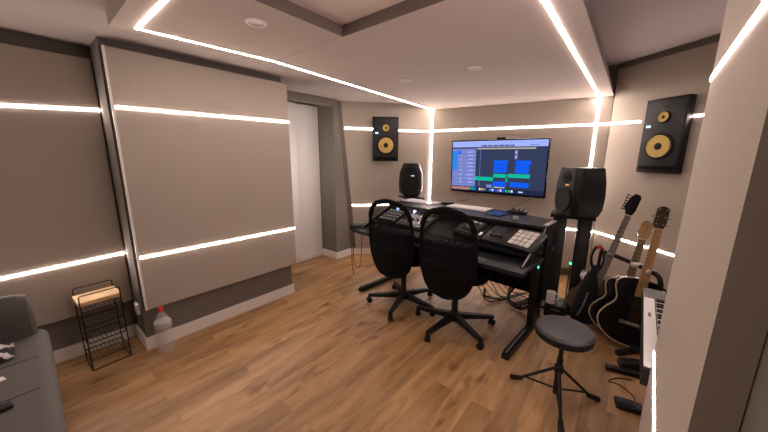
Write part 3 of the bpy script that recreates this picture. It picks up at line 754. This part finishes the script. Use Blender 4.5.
# ------------------------------------------------------------------ office chairs
def make_chair(label, loc, az, base_rot, back_az=0.):
    t = thing('office_chair', label, 'chair', loc, az)      # faces local +x
    # base
    for k in range(5):
        a = base_rot - az + k * 2 * PI / 5; e = V((math.cos(a), math.sin(a), 0)); s = V((-e.y, e.x, 0))
        b = MB()
        A = [e * .03 + s * .024 + Z * .125, e * .03 - s * .024 + Z * .125, e * .03 - s * .024 + Z * .075, e * .03 + s * .024 + Z * .075]
        B = [e * .345 + s * .015 + Z * .088, e * .345 - s * .015 + Z * .088, e * .345 - s * .015 + Z * .062, e * .345 + s * .015 + Z * .062]
        b.hexa(A, B); leg = b.build('leg', M['black'], t)
        b = MB(); c = e * .335; rot = Matrix.Rotation(a + .5, 3, 'Z') @ Matrix.Rotation(PI / 2, 3, 'X')
        for q in (-1, 1):
            b.lathe([(0, -.008), (.024, -.008), (.026, -.004), (.026, .004), (.024, .008), (0, .008)], c=c + Z * .026 + (rot @ V((0, 0, 1))) * .012 * q, rot=rot, n=18)
        b.tube([c + Z * .03, c + Z * .07], .007, n=8)
        b.build('caster', M['rubber'], leg)
    MB().lathe([(.0, .055), (.036, .06), (.038, .13), (.03, .15), (.026, .16), (.026, .30), (.018, .30), (.018, .42), (0, .42)], n=20).build('gas_column', M['black'], t)
    # seat
    b = MB(); rows = []
    n = 22; pr = [(0, .455), (.5, .458), (.85, .466), (.97, .478), (1.0, .495), (.98, .512), (.9, .525), (.5, .52), (0, .515)]
    b.lathe([(r, h) for r, h in pr], n=32)
    for v in b.bm.verts:
        x, y = v.co.x, v.co.y; r = math.hypot(x, y)
        if r > 1e-6:
            c, s = x / r, y / r; k = (abs(c) ** 3.2 + abs(s) ** 3.2) ** (-1 / 3.2)
            v.co.x, v.co.y = x * k * .235 + .02, y * k * .265
    b.build('seat', M['black_matt'], t, smooth=60)
    MB().box((0, 0, .435), (.24, .16, .04), bevel=.01).build('tilt_mechanism', M['black'], t)
    # backrest: an upright rounded shell behind the seat
    z0, z1 = .365, 1.06; Wb = .215
    def halfw(q):       # q 0..1 bottom to top
        e = [(0, .0), (.02, .42), (.06, .62), (.14, .80), (.3, .96), (.5, 1.0), (.7, .965), (.82, .89), (.90, .77), (.955, .58), (.99, .32), (1, 0)]
        for (a, x), (c, y) in zip(e, e[1:]):
            if a <= q <= c: return Wb * (x + (y - x) * (q - a) / (c - a))
        return 0
    def sp(q, k):       # surface point, k -1..1
        hw = halfw(q); y = k * hw; z = z0 + (z1 - z0) * q
        x = -.265 - .055 * q + .04 * math.sin(q * PI) * -.3 + 1.3 * y * y * (1 - .2 * q) + .05 * (max(0, .35 - q) ** 1.0)
        return V((x, y, z))
    qs = [i / 28 for i in range(29)]
    qs[0] = .004; qs[-1] = .997
    b = MB(); b.grid([[sp(q, k / 8) for k in range(-8, 9)] for q in qs]); b.build('mesh_back', M['chair_mesh'], t, smooth=80)
    loop = [sp(q, -1) for q in qs] + [sp(q, 1) for q in reversed(qs)]
    rr = [.014 + .006 * (1 if .78 < (p.z - z0) / (z1 - z0) else 0) for p in loop]
    b = MB(); b.tube(loop, rr, n=8, closed=True); b.build('back_frame', M['black_matt'], t, smooth=60)
    b = MB(); P = [[sp(q, k / 8) + V((.008, 0, 0)) for k in range(-8, 9)] for q in (.44, .48, .52, .56)]
    b.grid(P); o = b.build('lumbar_band', M['black_matt'], t, smooth=80); m = o.modifiers.new('t', 'SOLIDIFY'); m.thickness = .012
    b = MB(); P = [[sp(q, k / 8 * .97) + V((-.004, 0, 0)) for k in range(-8, 9)] for q in [.012 + .40 * i / 10 for i in range(11)]]
    b.grid(P); o = b.build('lower_shell', M['black_matt'], t, smooth=80); m = o.modifiers.new('t', 'SOLIDIFY'); m.thickness = .014
    MB().tube(smooth_path([(-.05, 0, .435), (-.20, 0, .43), (-.245, 0, .46), (-.262, 0, .56)]), .016, n=10).build('back_support', M['black'], t)
    return t
ch1 = make_chair('black mesh office chair on the left, nearer the hanging cables', (2.2, 1.56, 0), .12, math.radians(124))
ch2 = make_chair('black mesh office chair on the right, in front of the pad controller', (2.16, 1.0, 0), .12, math.radians(98))

# ------------------------------------------------------------------ stool
t = thing('drum_stool', 'round dark grey padded stool on a folding black tripod', 'stool', (1.815, .175, 0))
MB().lathe([(0, .425), (.10, .425), (.135, .43), (.143, .445), (.144, .468), (.137, .482), (.11, .488), (0, .49)], n=44).build('seat', [M['leatherette']], t, smooth=50)
MB().lathe([(.1405, .426), (.1452, .432), (.1465, .450), (.1455, .462), (.1435, .463), (.1405, .43)], n=44).build('seat_side', M['black'], t)
MB().tube([(0, 0, .426), (0, 0, .17)], .012, n=12).build('post', M['black_metal'], t)
MB().tube([(0, 0, .29), (0, 0, .06)], .017, n=12).build('sleeve', M['black_metal'], t)
MB().lathe([(.024, .20), (.026, .22), (.024, .24), (.018, .245), (.018, .195)], n=16).build('collar', M['black'], t)
for a in (math.radians(85), math.radians(309), math.radians(197)):
    e = V((math.cos(a), math.sin(a), 0)); R1 = .245
    lg = MB().tube([e * .02 + Z * .215, e * (R1 - .03) + Z * .03], .009, n=8).build('leg', M['black_metal'], t)
    MB().tube([e * (R1 - .055) + Z * .047, e * (R1 + .012) + Z * .016], [.013, .017], n=10).build('rubber_foot', M['rubber'], lg)
    MB().tube([e * .015 + Z * .085, e * (R1 - .07) + Z * .065], .006, n=8).build('brace', M['black_metal'], t)

# ------------------------------------------------------------------ guitars
def frame(bot, top, nh):
    bot, top = V(bot), V(top); y = (top - bot); L = y.length; y.normalize(); n = V(nh); n = (n - y * n.dot(y)).normalized(); x = y.cross(n)
    return Matrix((x, y, n)).transposed(), L
def outline(prof, k=1., n=5):
    P = smooth_path([(w, t, 0) for t, w in prof], n)
    return [V((p.x * k, p.y, 0)) for p in P]
AC = [(0, .0), (.006, .06), (.035, .135), (.10, .192), (.17, .203), (.235, .175), (.29, .135), (.335, .124), (.385, .138), (.43, .148), (.47, .135), (.495, .09), (.505, .03), (.506, 0)]
def acoustic(label, bot, top, nh, neck_m, head_m, body_m='black_gloss', top_m=None):
    rot, L = frame(bot, top, nh)
    t = thing('acoustic_guitar', label, 'guitar', bot, rot=rot); k = L / 1.05
    half = outline(AC); loop = [p * k for p in half] + [V((-p.x, p.y, 0)) * k for p in reversed(half[1:-1])]
    D = .095
    body = MB().prism(loop, (0, 0, -D)).build('body', M[body_m], t, smooth=40)
    b = MB(); b.tube([p + V((0, 0, -.003)) for p in loop], .0052, n=6, closed=True); b.build('binding', M['cream'], t, label='cream edge binding')
    MB().lathe([(.0, .0004), (.048 * k, .0004), (.048 * k, .0012), (0, .0012)], c=(0, .335 * k, 0), n=32).build('sound_hole', M['black_matt'], t)
    MB().lathe([(.049 * k, .0004), (.057 * k, .0004), (.057 * k, .0014), (.049 * k, .0014)], c=(0, .335 * k, 0), n=32).build('rosette', M['black'], t)
    MB().box((0, .165 * k, .004), (.15 * k, .028 * k, .008), bevel=.003).build('bridge', M['rosewood_light'], t)
    MB().box((0, .169 * k, .009), (.075 * k, .003, .004)).build('saddle', M['white'], t)
    MB().prism([(.03 * k, .26 * k, .0005), (.085 * k, .24 * k, .0005), (.10 * k, .29 * k, .0005), (.06 * k, .34 * k, .0005)], (0, 0, .001)).build('pickguard', M['black_gloss'], t)
    n0, n1 = .375 * k, .885 * k
    nk = MB().hexa([(-.029, n0, .001), (.029, n0, .001), (.022, .5 * k, -.05), (-.022, .5 * k, -.05)], [(-.022, n1, .001), (.022, n1, .001), (.014, n1, -.02), (-.014, n1, -.02)]).build('neck', M[head_m], t)
    b = MB().hexa([(-.029, n0, .001), (.029, n0, .001), (.029, n0, .008), (-.029, n0, .008)], [(-.022, n1, .001), (.022, n1, .001), (.022, n1, .008), (-.022, n1, .008)]); b.mi = 1; sc_ = (n1 - .165 * k)
    for i in range(1, 19):
        y = n1 - sc_ * (1 - 2 ** (-i / 12))
        if y > n0: b.box((0, y, .0085), (.046 + .012 * (n1 - y) / (n1 - n0), .0022, .002))
    b.build('fretboard', [M[neck_m], M['silver']], t, smooth=0)
    head(t, n1, L, top_m or head_m, 3, k)
    b = MB()
    for i in range(6):
        x0, x1 = (-.027 + i * .0108), (-.017 + i * .0068); b.tube([(x0, .165 * k, .0115), (x1, n1, .0105)], .0006, n=4)
    b.build('strings', M['brass'], t)
    return t
def head(t, n1, L, m, style, k):
    """headstock with tuners; style 3 = three each side, 6 = six in line on one side"""
    if style == 3: P = [(-.022, n1), (-.036, n1 + .035), (-.034, L - .02), (-.018, L - .004), (0, L), (.018, L - .004), (.034, L - .02), (.036, n1 + .035), (.022, n1)]
    else: P = [(-.022, n1), (-.03, n1 + .03), (-.05, n1 + .06), (-.046, n1 + .09), (-.032, L - .03), (-.01, L), (.02, L - .006), (.036, L - .03), (.034, n1 + .05), (.022, n1)]
    h = MB().prism([(x, y, -.018) for x, y in P], (0, -.0, .018)).build('headstock', M[m], t)
    MB().box((0, n1, .004), (.046, .006, .012)).build('nut', M['white'], t)
    s = [(q, n1 + .035 + i * (L - n1 - .06) / 2) for q in (-1, 1) for i in range(3)] if style == 3 else [(-1, n1 + .045 + i * (L - n1 - .07) / 5) for i in range(6)]
    for q, y in s:
        b = MB(); xe = .034 if style == 3 else .045
        b.tube([(q * .02, y, -.004), (q * .02, y, .012)], .004, n=8); b.tube([(q * xe * .8, y, -.010), (q * (xe + .008), y, -.010)], .0035, n=6)
        b.box((q * (xe + .012), y, -.010), (.014, .017, .010), bevel=.004); b.build('tuner', M['silver'] if m != 'black_gloss' else M['black_metal'], h)
def electric(label, bot, top, nh, body_m, neck_m, head_m, bass=False):
    rot, L = frame(bot, top, nh); t = thing('electric_guitar', label, 'guitar', bot, rot=rot)
    pr = [(0.01, 0), (0, .06), (.03, .13), (.09, .165), (.16, .15), (.22, .115), (.27, .11), (.33, .145), (.40, .15), (.43, .12), (.40, .08), (.36, .05), (.35, .0)]
    pl = [(0.01, 0), (0, .06), (.03, .13), (.09, .165), (.16, .155), (.22, .12), (.27, .115), (.32, .14), (.37, .14), (.385, .11), (.36, .07), (.35, .03), (.35, .0)]
    a = outline(pr); c = outline(pl); loop = a[1:-1] + [V((0, .35, 0))] + [V((-p.x, p.y, 0)) for p in reversed(c[1:-1])]
    MB().prism(loop, (0, 0, -.042)).build('body', M[body_m], t, smooth=40)
    for y in (.15, .25): MB().box((0, y, .005), (.085, .022, .01), bevel=.003).build('pickup', M['black'], t)
    MB().box((0, .09, .005), (.09, .03, .01), bevel=.003).build('bridge', M['black_metal'], t)
    for i in range(2): MB().lathe([(.01, 0), (.009, .014), (0, .014)], c=(.09, .06 + .04 * i, .0), n=12).build('knob', M['black'], t)
    n0, n1 = .30, L - .19
    MB().hexa([(-.028, n0, .001), (.028, n0, .001), (.022, n0, -.024), (-.022, n0, -.024)], [(-.021, n1, .001), (.021, n1, .001), (.014, n1, -.018), (-.014, n1, -.018)]).build('neck', M[head_m], t)
    b = MB().hexa([(-.028, n0, .001), (.028, n0, .001), (.028, n0, .008), (-.028, n0, .008)], [(-.021, n1, .001), (.021, n1, .001), (.021, n1, .008), (-.021, n1, .008)]); b.mi = 1
    for i in range(1, 21):
        y = n1 - (n1 - .09) * (1 - 2 ** (-i / 12))
        if y > n0: b.box((0, y, .0085), (.044 + .012 * (n1 - y) / (n1 - n0), .0022, .002))
    b.build('fretboard', [M[neck_m], M['silver']], t, smooth=0)
    head(t, n1, L, head_m, 6, 1)
    b = MB()
    for i in range(4 if bass else 6): b.tube([(-.022 + i * .0088, .09, .0115), (-.015 + i * .006, n1, .0105)], .0006, n=4)
    b.build('strings', M['silver'], t)
    return t
acoustic('black acoustic guitar in front, with cream binding and a pale maple neck', (2.686, -.137, .045), (2.911, -.218, 1.078), (-.97, -.12, .2), 'maple', 'maple', top_m='rosewood')
acoustic('dark acoustic guitar behind the front one, its headstock golden', (2.842, -.045, .03), (3.047, -.151, .940), (-.97, -.12, .2), 'rosewood_light', 'maple')
electric('amber sunburst electric guitar with a black headstock, farthest back on the rack', (2.985, .165, .055), (3.249, -.067, 1.124), (-.97, -.12, .2), 'amber', 'rosewood_light', 'black_gloss')

# guitar rack
t = thing('guitar_rack', 'black padded tube guitar rack along the right wall', 'guitar rack', (2.95, -.05, 0))
T = -V((2.95, -.05, 0))
bar = smooth_path([(3.20, .115, .60), (3.149, .07, .607), (2.978, -.10, .603), (2.845, -.195, .60), (2.79, -.235, .598), (2.757, -.258, .57), (2.752, -.272, .47), (2.75, -.275, .30), (2.75, -.275, .04)], 8)
MB().tube([V(p) + T for p in bar], .016, n=12).build('top_bar', M['rubber'], t)
MB().tube([V(p) + T for p in ((3.20, .115, .60), (3.215, .125, .30), (3.22, .13, .03))], .014, n=10).build('side_post', M['rubber'], t)
for q, nm in ((.0, 'front_rail'), (.16, 'rear_rail')):
    MB().tube([V((3.13 - .13 + q, .19 + .0, .05)) + T, V((2.66 + q, -.16 - .05, .05)) + T], .015, n=10).build(nm, M['rubber'], t)
for (x, y) in ((2.70, -.19), (3.12, .17)):
    MB().tube([V((x - .12, y + .10, .022)) + T, V((x + .13, y - .10, .022)) + T], .02, n=10).build('foot', M['rubber'], t)
for p in ((3.10, .03, .607), (2.93, -.13, .606), (2.83, -.20, .603)):
    MB().box(V(p) + T, (.05, .075, .03), rot=Matrix.Rotation(.68, 3, 'Z'), bevel=.008).build('neck_rest', M['offwhite'] if p[0] < 3 else M['mid_grey'], t)

# cable loop with a red plug hanging from the rack, navy bag
b = MB()
for k in range(3):
    pts = [(3.0 + .01 * k, .125 + .042 * math.cos(a), .575 + .105 * math.sin(a) + .006 * k) for a in [i * 2 * PI / 22 for i in range(22)]]
    b.tube(pts, .008, n=7, closed=True)
t = thing('hanging_cable_loop', 'looped black cable with a red clip hanging at the left of the rack', 'cable', (3.0, .125, .47))
b.build('loop', M['black'], t, mtx=Matrix.Translation((-3.0, -.125, -.47)), smooth=60)
MB().box((0, -.005, .212), (.035, .045, .022), bevel=.005).build('clip', M['red'], t)
t = thing('gig_bag', 'slim dark navy instrument bag leaning between the stand and the guitars', 'bag', (2.97, .17, 0))
b = MB(); rows = []
S = [(0.005, .13, .05), (.03, .15, .07), (.12, .155, .075), (.25, .13, .07), (.36, .085, .055), (.44, .05, .04), (.50, .03, .025), (.52, .01, .01)]
for z, a, d in S: rows.append([(d * math.sin(q) * 1.0 + .06 * z, a * .62 * math.cos(q) - .07 * z, z) for q in [i * 2 * PI / 16 for i in range(17)]])
b.grid(rows); b.bm.faces.new([v for v in b.bm.verts][:16]); bmesh.ops.remove_doubles(b.bm, verts=b.bm.verts, dist=1e-5)
bmesh.ops.recalc_face_normals(b.bm, faces=b.bm.faces)
b.build('bag', M['navy'], t, smooth=60)
MB().tube(smooth_path([(-.082, .03, .08), (-.09, .0, .18), (-.075, -.02, .30)]), .007, n=6).build('strap', M['mid_grey'], t)

# ------------------------------------------------------------------ white keyboard at the right
kb0 = V((2.675, -.172, .52)); kd = V((-1.0, .02, 0)).normalized()
az = math.atan2(kd.y, kd.x)          # local x runs towards the camera, local y then points to -Y side
rotk = Matrix((kd, V((-kd.y, kd.x, 0)), Z)).transposed()
t = thing('stage_piano', 'white stage piano half hidden by the close right panel', 'keyboard', kb0, az)
# local x: from far end to near end, local y: negative is +Y world? (computed) -> keys lie on local +y
Lk, Dk = 1.06, .30
b = MB().box((Lk / 2, Dk / 2, -.045), (Lk, Dk, .09), bevel=.004); b.build('case', M['dark_grey'], t)
MB().box((.185 + (Lk - .19) / 2, .028, .0025), (Lk - .19, .052, .005), bevel=.001).build('control_strip', M['white'], t)
MB().box((.09, Dk / 2, .003), (.18, Dk, .006), bevel=.002).build('end_block', M['mid_grey'], t)
MB().lathe([(.016, 0), (.014, .018), (0, .018)], c=(.06, .125, .006), n=18).build('knob', M['black'], t)
n = 36; pw = (Lk - .20) / n
for i in range(n):
    x = .192 + pw * (i + .5)
    MB().box((x, .058 + .075, .004), (pw * .93, .145, .012), bevel=.001).build('white_key', M['white'], t)
for i in range(n - 1):
    if i % 7 not in (2, 6):
        x = .192 + pw * (i + 1); MB().box((x, .058 + .048, .013), (pw * .62, .092, .012), bevel=.0015).build('black_key', M['black'], t)
b = MB()
for k in range(6): b.box((.44 + .010 * k, .028 - .001 * (k % 2), .0053), (.007, .008 + .004 * (k % 3), .0006))
b.build('lettering', M['black'], t)
# its stand
t = thing('keyboard_stand', 'black cross stand under the white stage piano', 'stand', (2.2, -.32, 0), az)
for x in (-.16, .18):
    MB().tube([(x, -.06, .012), (x, .16, .012)], .013, n=8).build('foot_bar', M['black_metal'], t)
    MB().tube([(x, -.12, .408), (x, .12, .408)], .012, n=8).build('top_bar', M['black_metal'], t)
for y in (-.02, .02):
    s = 1 if y > 0 else -1
    MB().tube([(-.16 * s, y, .015), (.18 * s, y, .405)], .012, n=8).build('cross_tube', M['black_metal'], t)
# pedals on the floor
t = thing('pedal_board', 'black pedal bar on the floor in front of the guitars', 'pedal', (2.375, -.13, 0), -1.35)
MB().box((0, 0, .016), (.19, .045, .03), bevel=.006).build('bar', M['black'], t)
t = thing('expression_pedal', 'small black expression pedal behind the pedal bar', 'pedal', (2.475, -.175, 0), -1.3)
MB().prism([(-.07, -.04, 0), (.07, -.04, 0), (.07, -.04, .05), (-.07, -.04, .03)], (0, .08, 0)).build('base', M['dark_grey'], t)
MB().box((0, 0, .048), (.13, .07, .012), rot=Matrix.Rotation(-.14, 3, 'Y'), bevel=.004).build('treadle', M['black'], t)
t = thing('sustain_pedal', 'flat dark sustain pedal on the floor nearest the close right panel', 'pedal', (2.035, -.165, 0), -1.35)
MB().box((0, 0, .016), (.13, .075, .03), bevel=.006).build('case', M['dark_grey'], t)
MB().box((-.02, 0, .034), (.085, .055, .008), bevel=.003).build('plate', M['black'], t)
MB().tube(smooth_path([(.03, .04, .012), (.05, .11, .005), (.0, .19, .005), (-.06, .2, .005), (-.0, .26, .005), (.08, .28, .005)]), .003, n=6).build('lead', M['black'], t)

# unseen fill light, added to brighten the door recess
ld = bpy.data.lights.new('recess_fill_light', 'AREA'); ld.shape = 'RECTANGLE'; ld.size = .3; ld.size_y = 1.2; ld.energy = 7; ld.color = (1, .86, .78)
lo = bpy.data.objects.new('recess_fill_light', ld); col.objects.link(lo); lo.location = (1.70, 2.98, 1.35); lo.rotation_euler = (0, -PI / 2, .35)
# ------------------------------------------------------------------ camera
f, pit, roll, yaw = 296.66, .19863, .00605, .68905
cam = bpy.data.cameras.new('camera'); co = bpy.data.objects.new('camera', cam); col.objects.link(co)
cam.sensor_fit = 'HORIZONTAL'; cam.sensor_width = 36; cam.lens = f / 768 * 36; cam.clip_start = .02
F = V((math.cos(yaw) * math.cos(pit), math.sin(yaw) * math.cos(pit), -math.sin(pit)))
R0 = V((math.sin(yaw), -math.cos(yaw), 0)); U0 = R0.cross(F)
Rv = R0 * math.cos(roll) + U0 * math.sin(roll); Uv = -R0 * math.sin(roll) + U0 * math.cos(roll)
m = Matrix((Rv, Uv, -F)).transposed().to_4x4(); m.translation = (0, 0, 1.42)
co.matrix_world = m
scene.camera = co

w = bpy.data.worlds.new('world'); scene.world = w; w.use_nodes = True
w.node_tree.nodes['Background'].inputs[0].default_value = (.5, .42, .38, 1); w.node_tree.nodes['Background'].inputs[1].default_value = .02
scene.view_settings.view_transform = 'Standard'
scene.view_settings.exposure = 0
scene.view_settings.gamma = 1.0
